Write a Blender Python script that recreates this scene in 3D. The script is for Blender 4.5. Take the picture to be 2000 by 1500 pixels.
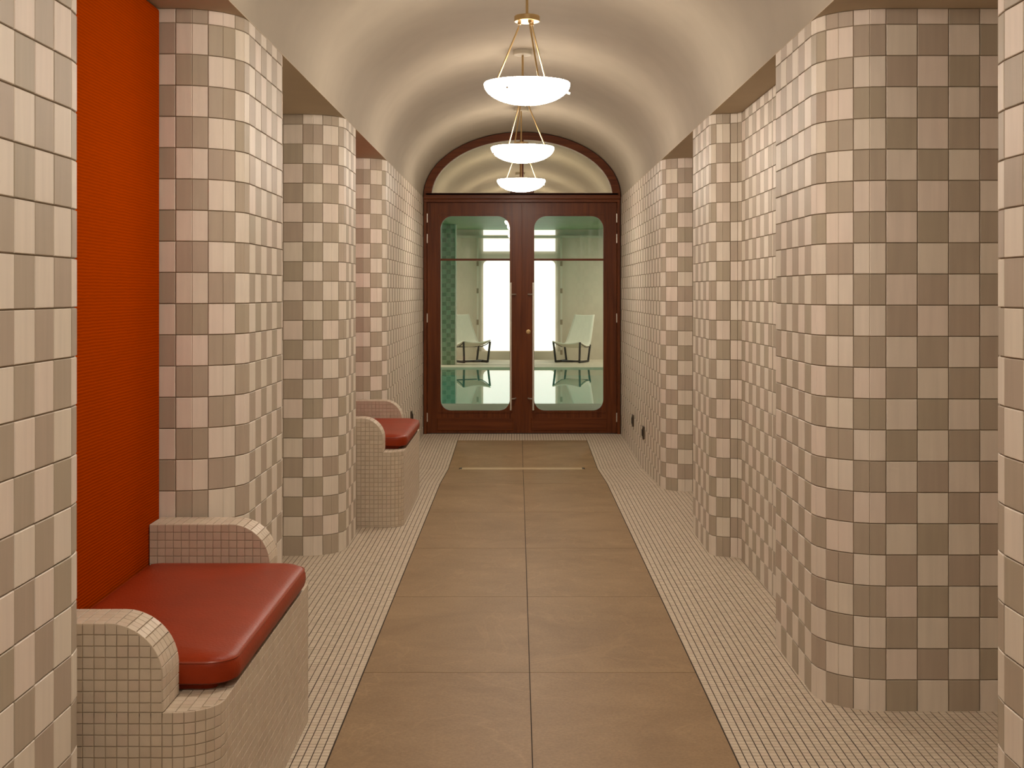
import bpy, bmesh, math, random
import numpy as np
from mathutils import Vector, Matrix

random.seed(11)
for o in list(bpy.data.objects):
    bpy.data.objects.remove(o, do_unlink=True)
scene = bpy.context.scene
COL = scene.collection
PI = math.pi

# ------------------------------------------------------------------ camera, world, exposure
FPX = 2560.0                       # focal length in pixels of the 2000x1500 frame
VPX, VPY, CAMZ = 1011.0, 572.0, 1.36
cam_d = bpy.data.cameras.new('camera')
cam = bpy.data.objects.new('camera', cam_d)
COL.objects.link(cam)
cam.location = (0, 0, CAMZ)
cam.rotation_euler = (PI / 2, 0, 0)
cam_d.sensor_width = 36
cam_d.lens = 36 * FPX / 2000
cam_d.shift_x = (1000 - VPX) / 2000
cam_d.shift_y = -(750 - VPY) / 2000
cam_d.clip_start = 0.05
cam_d.clip_end = 100
scene.camera = cam
w = bpy.data.worlds.new('world')
scene.world = w
w.use_nodes = True
w.node_tree.nodes['Background'].inputs[0].default_value = (0.02, 0.017, 0.013, 1)
w.node_tree.nodes['Background'].inputs[1].default_value = 1.0
vs = scene.view_settings
vs.view_transform = 'Standard'
vs.look = 'None'
vs.exposure = 0.0
vs.gamma = 1.0
vs.use_curve_mapping = False

BULB_W = 9.0                       # lamp inside every pendant bowl
BOWL_E = 46.0                        # glow of the frosted bowls
LAMP_COL = (1.0, 0.875, 0.745)
POOL_W = 280.0


# ------------------------------------------------------------------ helpers
def lin(r, g, b):
    f = lambda c: (c / 255 / 12.92) if c / 255 <= 0.04045 else ((c / 255 + 0.055) / 1.055) ** 2.4
    return (f(r), f(g), f(b), 1)


def material(name, col, rough=0.5, var=0.0, scale=(6, 6, 6), detail=3.0, metal=0.0, bump=0.0,
             bump_scale=None, coat=0.0, col2=None, spec=0.5):
    m = bpy.data.materials.new(name)
    m.use_nodes = True
    nt = m.node_tree
    b = nt.nodes['Principled BSDF']
    b.inputs['Base Color'].default_value = col
    b.inputs['Roughness'].default_value = rough
    b.inputs['Metallic'].default_value = metal
    b.inputs['Coat Weight'].default_value = coat
    b.inputs['Coat Roughness'].default_value = 0.15
    b.inputs['Specular IOR Level'].default_value = spec
    if var or col2 or bump:
        tc = nt.nodes.new('ShaderNodeTexCoord')
        mp = nt.nodes.new('ShaderNodeMapping')
        mp.inputs['Scale'].default_value = scale
        geo = nt.nodes.new('ShaderNodeNewGeometry')
        nt.links.new(geo.outputs['Position'], mp.inputs['Vector'])
        no = nt.nodes.new('ShaderNodeTexNoise')
        no.inputs['Scale'].default_value = 1.0
        no.inputs['Detail'].default_value = detail
        nt.links.new(mp.outputs[0], no.inputs['Vector'])
        if var or col2:
            rp = nt.nodes.new('ShaderNodeValToRGB')
            c2 = col2 or tuple(min(1, c * (1 + var)) for c in col[:3]) + (1,)
            c1 = col if col2 else tuple(c * (1 - var) for c in col[:3]) + (1,)
            rp.color_ramp.elements[0].position = 0.3
            rp.color_ramp.elements[1].position = 0.7
            rp.color_ramp.elements[0].color = c1
            rp.color_ramp.elements[1].color = c2
            nt.links.new(no.outputs['Fac'], rp.inputs[0])
            nt.links.new(rp.outputs[0], b.inputs['Base Color'])
        if bump:
            n2 = no
            if bump_scale:
                mp2 = nt.nodes.new('ShaderNodeMapping')
                mp2.inputs['Scale'].default_value = bump_scale
                nt.links.new(geo.outputs['Position'], mp2.inputs['Vector'])
                n2 = nt.nodes.new('ShaderNodeTexNoise')
                n2.inputs['Scale'].default_value = 1.0
                nt.links.new(mp2.outputs[0], n2.inputs['Vector'])
            bp = nt.nodes.new('ShaderNodeBump')
            bp.inputs['Strength'].default_value = bump
            bp.inputs['Distance'].default_value = 0.002
            nt.links.new(n2.outputs['Fac'], bp.inputs['Height'])
            nt.links.new(bp.outputs[0], b.inputs['Normal'])
    return m


def link(o, parent=None):
    COL.objects.link(o)
    if parent:
        o.parent = parent
    return o


def obj(name, verts, faces, mats, parent=None, fm=None, smooth=False):
    me = bpy.data.meshes.new(name)
    me.from_pydata([tuple(v) for v in verts], [], [tuple(f) for f in faces])
    for m in (mats if isinstance(mats, (list, tuple)) else [mats]):
        me.materials.append(m)
    if fm is not None:
        me.polygons.foreach_set('material_index', np.array(fm, dtype=np.int32))
    if smooth:
        me.polygons.foreach_set('use_smooth', np.ones(len(me.polygons), dtype=bool))
    me.update()
    return link(bpy.data.objects.new(name, me), parent)


def bmobj(name, bm, mats, parent=None, smooth=False):
    bmesh.ops.recalc_face_normals(bm, faces=bm.faces)
    me = bpy.data.meshes.new(name)
    bm.to_mesh(me)
    bm.free()
    for m in (mats if isinstance(mats, (list, tuple)) else [mats]):
        me.materials.append(m)
    if smooth:
        me.polygons.foreach_set('use_smooth', np.ones(len(me.polygons), dtype=bool))
        try:
            me.set_sharp_from_angle(angle=math.radians(38))
        except Exception:
            pass
    return link(bpy.data.objects.new(name, me), parent)


def empty(name, loc=(0, 0, 0), rz=0):
    o = bpy.data.objects.new(name, None)
    o.location = loc
    o.rotation_euler = (0, 0, rz)
    o.empty_display_size = 0.1
    return link(o)


def tag(o, label=None, cat=None, group=None, kind=None):
    if label: o['label'] = label
    if cat: o['category'] = cat
    if group: o['group'] = group
    if kind: o['kind'] = kind
    return o


def bm_box(bm, x0, x1, y0, y1, z0, z1, bevel=0.0, seg=2):
    t = bmesh.new()
    r = bmesh.ops.create_cube(t, size=1)
    for v in t.verts:
        v.co = Vector((x0 + (v.co.x + .5) * (x1 - x0), y0 + (v.co.y + .5) * (y1 - y0), z0 + (v.co.z + .5) * (z1 - z0)))
    if bevel:
        bmesh.ops.bevel(t, geom=list(t.edges), offset=bevel, segments=seg, affect='EDGES', profile=0.5)
    me = bpy.data.meshes.new('t')
    t.to_mesh(me); t.free()
    bm.from_mesh(me)
    bpy.data.meshes.remove(me)


def box(name, x0, x1, y0, y1, z0, z1, mat, parent=None, bevel=0.0, seg=2):
    bm = bmesh.new()
    bm_box(bm, x0, x1, y0, y1, z0, z1, bevel, seg)
    return bmobj(name, bm, mat, parent)


def bm_tube(bm, pts, r, n=10, closed=False):
    pts = [Vector(p) for p in pts]
    rings = []
    N = len(pts)
    for i, p in enumerate(pts):
        if closed:
            d = pts[(i + 1) % N] - pts[i - 1]
        else:
            d = pts[min(i + 1, N - 1)] - pts[max(i - 1, 0)]
        d.normalize()
        up = Vector((0, 0, 1)) if abs(d.z) < 0.95 else Vector((1, 0, 0))
        a = d.cross(up).normalized()
        b = a.cross(d)
        rings.append([bm.verts.new(p + (a * math.cos(2 * PI * k / n) + b * math.sin(2 * PI * k / n)) * r) for k in range(n)])
    for i in range(N if closed else N - 1):
        A, B = rings[i], rings[(i + 1) % N]
        for k in range(n):
            bm.faces.new((A[k], A[(k + 1) % n], B[(k + 1) % n], B[k]))
    if not closed:
        bm.faces.new(rings[0][::-1])
        bm.faces.new(rings[-1])


def bm_lathe(bm, prof, n=40, cx=0, cy=0):
    rings = []
    for r, z in prof:
        if r < 1e-6:
            rings.append([bm.verts.new((cx, cy, z))])
        else:
            rings.append([bm.verts.new((cx + r * math.cos(2 * PI * k / n), cy + r * math.sin(2 * PI * k / n), z)) for k in range(n)])
    for A, B in zip(rings, rings[1:]):
        for k in range(n):
            k2 = (k + 1) % n
            if len(A) == 1 and len(B) == 1: continue
            if len(A) == 1: bm.faces.new((A[0], B[k2], B[k]))
            elif len(B) == 1: bm.faces.new((A[k], A[k2], B[0]))
            else: bm.faces.new((A[k], A[k2], B[k2], B[k]))


def bm_prism(bm, loop, axis, a0, a1):
    """extrude a closed 2D loop along axis ('x','y','z')"""
    def P(p, t):
        if axis == 'y': return (p[0], t, p[1])
        if axis == 'x': return (t, p[0], p[1])
        return (p[0], p[1], t)
    A = [bm.verts.new(P(p, a0)) for p in loop]
    B = [bm.verts.new(P(p, a1)) for p in loop]
    bm.faces.new(A)
    bm.faces.new(B[::-1])
    n = len(loop)
    for i in range(n):
        bm.faces.new((A[i], A[(i + 1) % n], B[(i + 1) % n], B[i]))


def bm_ring(bm, outer, inner, y0, y1):
    """plate in the XZ plane between two closed loops, thick from y0 to y1"""
    def loop(l, y):
        vs_ = [bm.verts.new((p[0], y, p[1])) for p in l]
        return vs_, [bm.edges.new((vs_[i], vs_[(i + 1) % len(vs_)])) for i in range(len(vs_))]
    ov0, oe0 = loop(outer, y0); iv0, ie0 = loop(inner, y0)
    bmesh.ops.triangle_fill(bm, use_beauty=True, use_dissolve=False, edges=oe0 + ie0)
    ov1, oe1 = loop(outer, y1); iv1, ie1 = loop(inner, y1)
    bmesh.ops.triangle_fill(bm, use_beauty=True, use_dissolve=False, edges=oe1 + ie1)
    for a, b in ((ov0, ov1), (iv0, iv1)):
        n = len(a)
        for i in range(n):
            bm.faces.new((a[i], a[(i + 1) % n], b[(i + 1) % n], b[i]))


def rrect(x0, x1, z0, z1, r0, r1=None, n=8):
    """rounded rectangle; r0 = lower radius, r1 = upper radius"""
    r1 = r0 if r1 is None else r1
    pts = []
    for cx, cz, r, a in ((x1 - r0, z0 + r0, r0, -90), (x1 - r1, z1 - r1, r1, 0), (x0 + r1, z1 - r1, r1, 90), (x0 + r0, z0 + r0, r0, 180)):
        for k in range(n + 1):
            t = math.radians(a + 90 * k / n)
            pts.append((cx + r * math.cos(t), cz + r * math.sin(t)))
    return pts


# ------------------------------------------------------------------ materials
def tile_mat(name, col):
    return material(name, col, rough=0.5, var=0.04, scale=(45, 45, 4), detail=2, bump=0.10, bump_scale=(70, 70, 22), spec=0.18)


LIGHT = [tile_mat('cream_tile', (0.70, 0.63, 0.54, 1)), tile_mat('pink_cream_tile', (0.71, 0.622, 0.537, 1)), tile_mat('grey_cream_tile', (0.685, 0.62, 0.522, 1))]
DARK = [tile_mat('taupe_tile', (0.425, 0.362, 0.283, 1)), tile_mat('rosy_taupe_tile', (0.430, 0.359, 0.285, 1)), tile_mat('olive_taupe_tile', (0.412, 0.356, 0.272, 1))]
TILE = LIGHT + DARK
M_grout = material('wall_grout', (0.34, 0.272, 0.192, 1), 0.9, var=0.15, scale=(9, 9, 9))
MOS = [material('mosaic_cream', (0.565, 0.48, 0.375, 1), 0.45, var=0.05, scale=(20, 20, 20), spec=0.22), material('mosaic_sand', (0.535, 0.447, 0.342, 1), 0.45, var=0.05, scale=(20, 20, 20), spec=0.22),
       material('mosaic_rose', (0.555, 0.457, 0.36, 1), 0.45, var=0.05, scale=(20, 20, 20), spec=0.22)]
M_fgrout = material('floor_grout', (0.03, 0.017, 0.009, 1), 0.9, var=0.3, scale=(8, 8, 8))
M_bgrout = material('bench_grout', (0.47, 0.375, 0.27, 1), 0.9, var=0.15, scale=(9, 9, 9))
M_plaster = material('vault_plaster', (0.405, 0.355, 0.28, 1), 0.75, var=0.03, scale=(5, 5, 5), bump=0.04, spec=0.2)
M_soffit = material('soffit_paint', (0.50, 0.42, 0.30, 1), 0.8, var=0.03, scale=(5, 5, 5))
M_leather = material('rust_leather', (0.262, 0.030, 0.006, 1), 0.42, var=0.10, scale=(7, 7, 7), bump=0.35, bump_scale=(130, 130, 130), spec=0.16)
M_piping = material('leather_piping', (0.28, 0.036, 0.009, 1), 0.36)
M_brass = material('brushed_brass', (0.50, 0.36, 0.18, 1), 0.38, metal=1.0)
M_steel = material('brushed_steel', (0.72, 0.68, 0.60, 1), 0.42, metal=0.7)
M_dark = material('dark_metal', (0.035, 0.032, 0.03, 1), 0.4, metal=0.6)
M_plate = material('bronze_plate', (0.10, 0.08, 0.06, 1), 0.4, metal=0.7)
M_bronze = material('dull_bronze', (0.30, 0.23, 0.16, 1), 0.5, metal=0.3)
M_black = material('black_steel', (0.012, 0.012, 0.013, 1), 0.45)
M_sling = material('white_canvas', (0.78, 0.74, 0.63, 1), 0.9, var=0.03, scale=(60, 60, 60))
M_pwall = material('pool_wall_plaster', (0.60, 0.525, 0.42, 1), 0.7, var=0.04, scale=(3, 3, 3))
M_pdeck = material('pool_deck_stone', (0.60, 0.52, 0.40, 1), 0.6, var=0.06, scale=(3, 3, 3))
M_pceil = material('green_ceiling_tile', (0.105, 0.235, 0.10, 1), 0.5, var=0.08, scale=(2, 2, 2))
M_basin = material('teal_pool_tile', (0.10, 0.52, 0.44, 1), 0.4, var=0.08, scale=(4, 4, 4))
M_gl = material('pale_green_tile', (0.23, 0.31, 0.19, 1), 0.35)
M_gd = material('deep_green_tile', (0.13, 0.19, 0.10, 1), 0.35)
M_trimw = material('cream_trim', (0.62, 0.58, 0.48, 1), 0.6)
M_threshold = material('drain_brass', (0.50, 0.38, 0.23, 1), 0.45, var=0.08, scale=(20, 20, 20), metal=0.2)


def fabric_mat():
    m = bpy.data.materials.new('orange_corded_fabric')
    m.use_nodes = True
    nt = m.node_tree
    b = nt.nodes['Principled BSDF']
    b.inputs['Roughness'].default_value = 0.85
    b.inputs['Sheen Weight'].default_value = 0.0
    b.inputs['Sheen Tint'].default_value = (1, 0.5, 0.2, 1)
    b.inputs['Specular IOR Level'].default_value = 0.0
    geo = nt.nodes.new('ShaderNodeNewGeometry')
    wv = nt.nodes.new('ShaderNodeTexWave')
    wv.bands_direction = 'Z'
    wv.inputs['Scale'].default_value = 36
    wv.inputs['Distortion'].default_value = 1.6
    wv.inputs['Detail'].default_value = 2
    wv.inputs['Detail Scale'].default_value = 0.6
    nt.links.new(geo.outputs['Position'], wv.inputs['Vector'])
    rp = nt.nodes.new('ShaderNodeValToRGB')
    rp.color_ramp.elements[0].color = (0.30, 0.034, 0.0002, 1)
    rp.color_ramp.elements[1].color = (0.37, 0.045, 0.0004, 1)
    nt.links.new(wv.outputs['Fac'], rp.inputs[0])
    nt.links.new(rp.outputs[0], b.inputs['Base Color'])
    bp = nt.nodes.new('ShaderNodeBump')
    bp.inputs['Strength'].default_value = 0.35
    bp.inputs['Distance'].default_value = 0.002
    nt.links.new(wv.outputs['Fac'], bp.inputs['Height'])
    nt.links.new(bp.outputs[0], b.inputs['Normal'])
    return m


def wood_mat(name, sc):
    m = bpy.data.materials.new(name)
    m.use_nodes = True
    nt = m.node_tree
    b = nt.nodes['Principled BSDF']
    b.inputs['Roughness'].default_value = 0.38
    b.inputs['Specular IOR Level'].default_value = 0.2
    b.inputs['Coat Weight'].default_value = 0.03
    b.inputs['Coat Roughness'].default_value = 0.2
    geo = nt.nodes.new('ShaderNodeNewGeometry')
    mp = nt.nodes.new('ShaderNodeMapping')
    mp.inputs['Scale'].default_value = sc
    nt.links.new(geo.outputs['Position'], mp.inputs['Vector'])
    no = nt.nodes.new('ShaderNodeTexNoise')
    no.inputs['Scale'].default_value = 1
    no.inputs['Detail'].default_value = 6
    no.inputs['Distortion'].default_value = 0.6
    nt.links.new(mp.outputs[0], no.inputs['Vector'])
    rp = nt.nodes.new('ShaderNodeValToRGB')
    rp.color_ramp.elements[0].position = 0.25
    rp.color_ramp.elements[1].position = 0.75
    rp.color_ramp.elements[0].color = (0.075, 0.0175, 0.0035, 1)
    rp.color_ramp.elements[1].color = (0.165, 0.044, 0.010, 1)
    nt.links.new(no.outputs['Fac'], rp.inputs[0])
    nt.links.new(rp.outputs[0], b.inputs['Base Color'])
    return m


def stone_mat():
    m = bpy.data.materials.new('sand_stone_slab')
    m.use_nodes = True
    nt = m.node_tree
    b = nt.nodes['Principled BSDF']
    b.inputs['Roughness'].default_value = 0.48
    b.inputs['Specular IOR Level'].default_value = 0.15
    geo = nt.nodes.new('ShaderNodeNewGeometry')
    oi = nt.nodes.new('ShaderNodeObjectInfo')
    ad = nt.nodes.new('ShaderNodeVectorMath')
    ad.operation = 'MULTIPLY_ADD'
    nt.links.new(oi.outputs['Random'], ad.inputs[0])
    ad.inputs[1].default_value = (17, 31, 5)
    nt.links.new(geo.outputs['Position'], ad.inputs[2])

    def noise(sc, det, rough=0.55, dist=0.0):
        mp = nt.nodes.new('ShaderNodeMapping')
        mp.inputs['Scale'].default_value = sc
        nt.links.new(ad.outputs[0], mp.inputs['Vector'])
        n = nt.nodes.new('ShaderNodeTexNoise')
        n.inputs['Scale'].default_value = 1
        n.inputs['Detail'].default_value = det
        n.inputs['Roughness'].default_value = rough
        n.inputs['Distortion'].default_value = dist
        nt.links.new(mp.outputs[0], n.inputs['Vector'])
        return n
    n1 = noise((2.6, 3.4, 1), 7, 0.66, 0.5)
    rp = nt.nodes.new('ShaderNodeValToRGB')
    rp.color_ramp.elements[0].position = 0.32
    rp.color_ramp.elements[1].position = 0.70
    rp.color_ramp.elements[0].color = (0.235, 0.152, 0.080, 1)
    rp.color_ramp.elements[1].color = (0.315, 0.211, 0.115, 1)
    nt.links.new(n1.outputs['Fac'], rp.inputs[0])
    n2 = noise((110, 110, 1), 3)
    r2 = nt.nodes.new('ShaderNodeValToRGB')
    r2.color_ramp.elements[0].position = 0.3
    r2.color_ramp.elements[1].position = 0.7
    r2.color_ramp.elements[0].color = (0.86, 0.86, 0.86, 1)
    r2.color_ramp.elements[1].color = (1.08, 1.08, 1.08, 1)
    nt.links.new(n2.outputs['Fac'], r2.inputs[0])
    mx = nt.nodes.new('ShaderNodeMix')
    mx.data_type = 'RGBA'; mx.blend_type = 'MULTIPLY'
    mx.inputs[0].default_value = 1
    nt.links.new(rp.outputs[0], mx.inputs[6]); nt.links.new(r2.outputs[0], mx.inputs[7])
    # thin wandering veins
    n3 = noise((1.1, 0.75, 1), 4, 0.6, 1.2)
    r3 = nt.nodes.new('ShaderNodeValToRGB')
    e = r3.color_ramp.elements
    e[0].position = 0.488; e[0].color = (1, 1, 1, 1)
    e[1].position = 0.512; e[1].color = (1, 1, 1, 1)
    mid = r3.color_ramp.elements.new(0.5); mid.color = (1.12, 1.12, 1.12, 1)
    nt.links.new(n3.outputs['Fac'], r3.inputs[0])
    mx2 = nt.nodes.new('ShaderNodeMix')
    mx2.data_type = 'RGBA'; mx2.blend_type = 'MULTIPLY'
    mx2.inputs[0].default_value = 1
    nt.links.new(mx.outputs[2], mx2.inputs[6]); nt.links.new(r3.outputs[0], mx2.inputs[7])
    nt.links.new(mx2.outputs[2], b.inputs['Base Color'])
    return m


def emit_mat(name, col, strength):
    m = bpy.data.materials.new(name)
    m.use_nodes = True
    b = m.node_tree.nodes['Principled BSDF']
    b.inputs['Base Color'].default_value = (0.8, 0.78, 0.72, 1)
    b.inputs['Roughness'].default_value = 0.3
    b.inputs['Emission Color'].default_value = (*col, 1)
    b.inputs['Emission Strength'].default_value = strength
    return m


def pane_mat(name, tint, ior, rough=0.0, const=None, gcol=(1, 1, 1, 1)):
    """thin sheet: transparent body with a mirror coat weighted by Fresnel (or a constant silvering)"""
    m = bpy.data.materials.new(name)
    m.use_nodes = True
    nt = m.node_tree
    nt.nodes.remove(nt.nodes['Principled BSDF'])
    out = nt.nodes['Material Output']
    tr = nt.nodes.new('ShaderNodeBsdfTransparent')
    tr.inputs[0].default_value = tint
    gl = nt.nodes.new('ShaderNodeBsdfGlossy')
    gl.inputs['Roughness'].default_value = rough
    gl.inputs['Color'].default_value = gcol
    mx = nt.nodes.new('ShaderNodeMixShader')
    if const is None:
        fr = nt.nodes.new('ShaderNodeFresnel')
        fr.inputs['IOR'].default_value = ior
        nt.links.new(fr.outputs[0], mx.inputs[0])
    else:
        mx.inputs[0].default_value = const
    nt.links.new(tr.outputs[0], mx.inputs[1])
    nt.links.new(gl.outputs[0], mx.inputs[2])
    nt.links.new(mx.outputs[0], out.inputs['Surface'])
    return m


M_fabric = fabric_mat()
M_woodv = wood_mat('mahogany_upright', (34, 34, 1.6))
M_woodh = wood_mat('mahogany_rail', (1.6, 34, 34))
M_stone = stone_mat()
M_bowl = emit_mat('frosted_glass_bowl', LAMP_COL, BOWL_E)
M_bowl_in = emit_mat('bowl_inner_glass', LAMP_COL, BOWL_E * 0.15)
M_white = material('white_enamel', (0.75, 0.73, 0.68, 1), 0.5)
M_panel = emit_mat('backlit_panel', (1.0, 0.975, 0.92), 1.15)
M_glass = pane_mat('door_glass', (0.96, 0.98, 0.95, 1), 1.45)
M_mirror = pane_mat('silvered_transom_glass', (0.3, 0.32, 0.28, 1), 1.5, const=0.9, gcol=(0.88, 0.88, 0.74, 1))


# ------------------------------------------------------------------ little pieces (tiles, mosaic)
def piece_mesh(wd, ht, dp, ch):
    x, z = wd / 2, ht / 2
    if ch:
        V = [(-x, -dp, -z), (x, -dp, -z), (x, -dp, z), (-x, -dp, z), (-x, -ch, -z), (x, -ch, -z), (x, -ch, z), (-x, -ch, z),
             (-x + ch, 0, -z + ch), (x - ch, 0, -z + ch), (x - ch, 0, z - ch), (-x + ch, 0, z - ch)]
        F = [(8, 11, 10, 9)]
        for i in range(4):
            j = (i + 1) % 4
            F.append((i, 4 + i, 4 + j, j)); F.append((4 + i, 8 + i, 8 + j, 4 + j))
    else:
        V = [(-x, -dp, -z), (x, -dp, -z), (x, -dp, z), (-x, -dp, z), (-x, 0, -z), (x, 0, -z), (x, 0, z), (-x, 0, z)]
        F = [(4, 7, 6, 5)]
        for i in range(4):
            j = (i + 1) % 4
            F.append((i, 4 + i, 4 + j, j))
    return np.array(V), F


class Pieces:
    """rectangular pieces laid on surfaces; the ones that show largest become objects, the rest one joined part"""
    cache = {}

    def __init__(self, mats, name='tile'):
        self.mats, self.name, self.items = mats, name, []

    def add(self, c, u, v, n, wd, ht, dp, ch, mi, score=0.0, parent=None):
        self.items.append((score, c, u, v, n, wd, ht, dp, ch, mi, parent))

    def finish(self, parent, limit=300, minscore=80.0, rest_label=None, origin=(0, 0, 0)):
        self.items.sort(key=lambda t: -t[0])
        single = [t for t in self.items[:limit] if t[0] >= minscore]
        rest = self.items[len(single):]
        for (s, c, u, v, n, wd, ht, dp, ch, mi, par) in single:
            key = (self.name, round(wd, 4), round(ht, 4), dp, ch, mi, id(self.mats))
            me = Pieces.cache.get(key)
            if me is None:
                V, F = piece_mesh(wd, ht, dp, ch)
                me = bpy.data.meshes.new(self.name)
                me.from_pydata(V.tolist(), [], F)
                me.materials.append(self.mats[mi])
                Pieces.cache[key] = me
            o = bpy.data.objects.new(self.name, me)
            nn = np.array(n); vv = np.array(v); uu = np.cross(nn, vv)
            o.matrix_basis = Matrix(((uu[0], nn[0], vv[0], c[0]), (uu[1], nn[1], vv[1], c[1]), (uu[2], nn[2], vv[2], c[2]), (0, 0, 0, 1)))
            link(o, par or parent)
        if rest:
            V, F, FM = [], [], []
            k = 0
            for (s, c, u, v, n, wd, ht, dp, ch, mi, par) in rest:
                PV, PF = piece_mesh(wd, ht, dp, ch)
                nn = np.array(n); vv = np.array(v); uu = np.cross(nn, vv)
                W = PV @ np.array([uu, nn, vv]) + np.array(c)
                V.append(W)
                F.extend([tuple(i + k for i in f) for f in PF])
                FM.extend([mi] * len(PF))
                k += len(PV)
            o = obj(self.name + 's', np.concatenate(V).tolist(), F, self.mats, parent, FM)
            o['kind'] = 'stuff'
            if rest_label: o['label'] = rest_label


def px(p):
    return VPX + FPX * p[0] / p[1], VPY + FPX * (CAMZ - p[2]) / p[1]


def show(c, u, v, n, wd, ht):
    """pixel area with which a piece faces the photograph's camera (0 when out of frame or turned away)"""
    if c[1] < 0.3: return 0
    d = (c[0], c[1], c[2] - CAMZ)
    if d[0] * n[0] + d[1] * n[1] + d[2] * n[2] >= 0: return 0
    a, b = px(c)
    if not (-10 < a < 2010 and -10 < b < 1510): return 0
    h = lambda s, t: px([c[i] + u[i] * s * wd / 2 + v[i] * t * ht / 2 for i in range(3)])
    p0, p1, p2 = h(-1, 0), h(1, 0), None
    q0, q1 = h(0, -1), h(0, 1)
    ax, ay, bx_, by_ = p1[0] - p0[0], p1[1] - p0[1], q1[0] - q0[0], q1[1] - q0[1]
    return abs(ax * by_ - ay * bx_)


# ------------------------------------------------------------------ plan of the two tiled walls
XL, XR, CX = -0.912, 0.998, 0.043
T, NR, ZT = 0.1015, 22, 2.285          # tile pitch, full rows, underside of the soffits
DOOR_Y = 12.66
Y0 = -3.5


class Path:
    def __init__(self, p):
        self.p = p; self.f = []; self.c = 0            # facets: (p, q, column, gap at p, gap at q)

    def line(self, q, n=None, anchor='start'):
        p = self.p
        L = math.hypot(q[0] - p[0], q[1] - p[1])
        if n:
            ts = [i / n for i in range(n + 1)]
        else:
            k = int(L / T + 1e-6)
            if anchor == 'start': s = [i * T for i in range(k + 1)] + ([L] if L - k * T > 0.004 else [])
            else: s = ([0] if L - k * T > 0.004 else []) + [L - (k - i) * T for i in range(k + 1)]
            s[0] = 0; s[-1] = L
            ts = [a / L for a in s]
        for a, b in zip(ts, ts[1:]):
            A = (p[0] + (q[0] - p[0]) * a, p[1] + (q[1] - p[1]) * a)
            B = (p[0] + (q[0] - p[0]) * b, p[1] + (q[1] - p[1]) * b)
            self.f.append((A, B, self.c, 1, 1)); self.c += 1
        self.p = q
        return self

    def arc(self, c, a0, a1, cols=3):
        r = math.hypot(self.p[0] - c[0], self.p[1] - c[1])
        n = cols * 2
        pts = [(c[0] + r * math.cos(math.radians(a0 + (a1 - a0) * i / n)), c[1] + r * math.sin(math.radians(a0 + (a1 - a0) * i / n))) for i in range(n + 1)]
        for i in range(n):
            self.f.append((pts[i], pts[i + 1], self.c, 1 if i % 2 == 0 else 0.35, 1 if i % 2 else 0.35))
            if i % 2: self.c += 1
        self.p = pts[-1]
        return self

    def mark(self):
        self.ref = self.c
        return self


def left_paths():
    R = 0.2
    a = Path((XL, Y0)).line((XL, 2.68), anchor='end').mark().arc((XL - R, 2.68), 0, 90).line((-1.24, 2.88)).line((-1.24, 3.57))
    b = Path((-1.24, 3.57)).line((-1.24, 4.26)).line((XL - R, 4.26), anchor='end').mark().arc((XL - R, 4.46), -90, 0).line((XL, 4.46 + 6 * T), 6)
    y = b.p[1]
    b.arc((XL - R, y), 0, 90).line((-1.6, y + R)).line((-1.6, 6.03))
    c = Path((-1.6, 6.03)).line((-1.6, 6.78)).line((XL - R, 6.78), anchor='end').mark().arc((XL - R, 6.98), -90, 0).line((XL, 6.98 + 4 * T), 4)
    y = c.p[1]
    c.arc((XL - R, y), 0, 90).line((-1.24, y + R)).line((-1.24, 8.34))
    d = Path((-1.24, 8.34)).line((-1.24, 8.98)).line((XL - R, 8.98), anchor='end').mark().arc((XL - R, 9.18), -90, 0).line((XL, DOOR_Y - 0.02))
    return [(a, 0), (b, 0), (c, 1), (d, 1)]     # second: row parity at which the marked column is dark


def right_paths():
    R = 0.2
    a = Path((XR, Y0)).line((XR, 2.69), anchor='end').mark().arc((XR + R, 2.69), 180, 90).line((1.75, 2.89)).line((1.75, 3.57))
    b = Path((1.75, 3.57)).line((1.75, 4.26)).line((XR + R, 4.26), anchor='end').mark().arc((XR + R, 4.46), 270, 180).line((XR, 4.46 + 6 * T), 6)
    y = b.p[1]
    b.arc((XR + 0.1, y), 180, 90, 2).line((1.145, y + 0.1)).line((1.145, 5.9))
    c = Path((1.145, 5.9)).line((1.145, 6.70), anchor='end').arc((1.145 - 0.05, 6.70), 0, 90, 1).mark().arc((1.095, 6.847), 270, 180, 2)
    c.line((XR, 6.847 + 6 * T), 6)
    y = c.p[1]
    c.arc((XR + R, y), 180, 90).line((1.6, y + R)).line((1.6, 8.3))
    d = Path((1.6, 8.3)).line((1.6, 8.97)).line((XR + R, 8.97), anchor='end').mark().arc((XR + R, 9.17), 270, 180).line((XR, DOOR_Y - 0.02))
    return [(a, 0), (b, 1), (c, 0), (d, 1)]


LP, RP = left_paths(), right_paths()
ALLF = [f for p, _ in LP + RP for f in p.f]
SEGS = np.array([[f[0][0], f[0][1], f[1][0], f[1][1]] for f in ALLF])


def hidden(p):
    """is plan point p behind another wall facet as seen from the camera"""
    t = 0.985
    dx, dy = p[0] * t, p[1] * t
    x1, y1, x2, y2 = SEGS.T
    ex, ey = x2 - x1, y2 - y1
    den = dx * ey - dy * ex
    den = np.where(np.abs(den) < 1e-12, 1e-12, den)
    s = (x1 * ey - y1 * ex) / den
    q = (x1 * dy - y1 * dx) / den
    return bool(np.any((s > 0.001) & (s < 1) & (q > -0.001) & (q < 1.001)))


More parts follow.
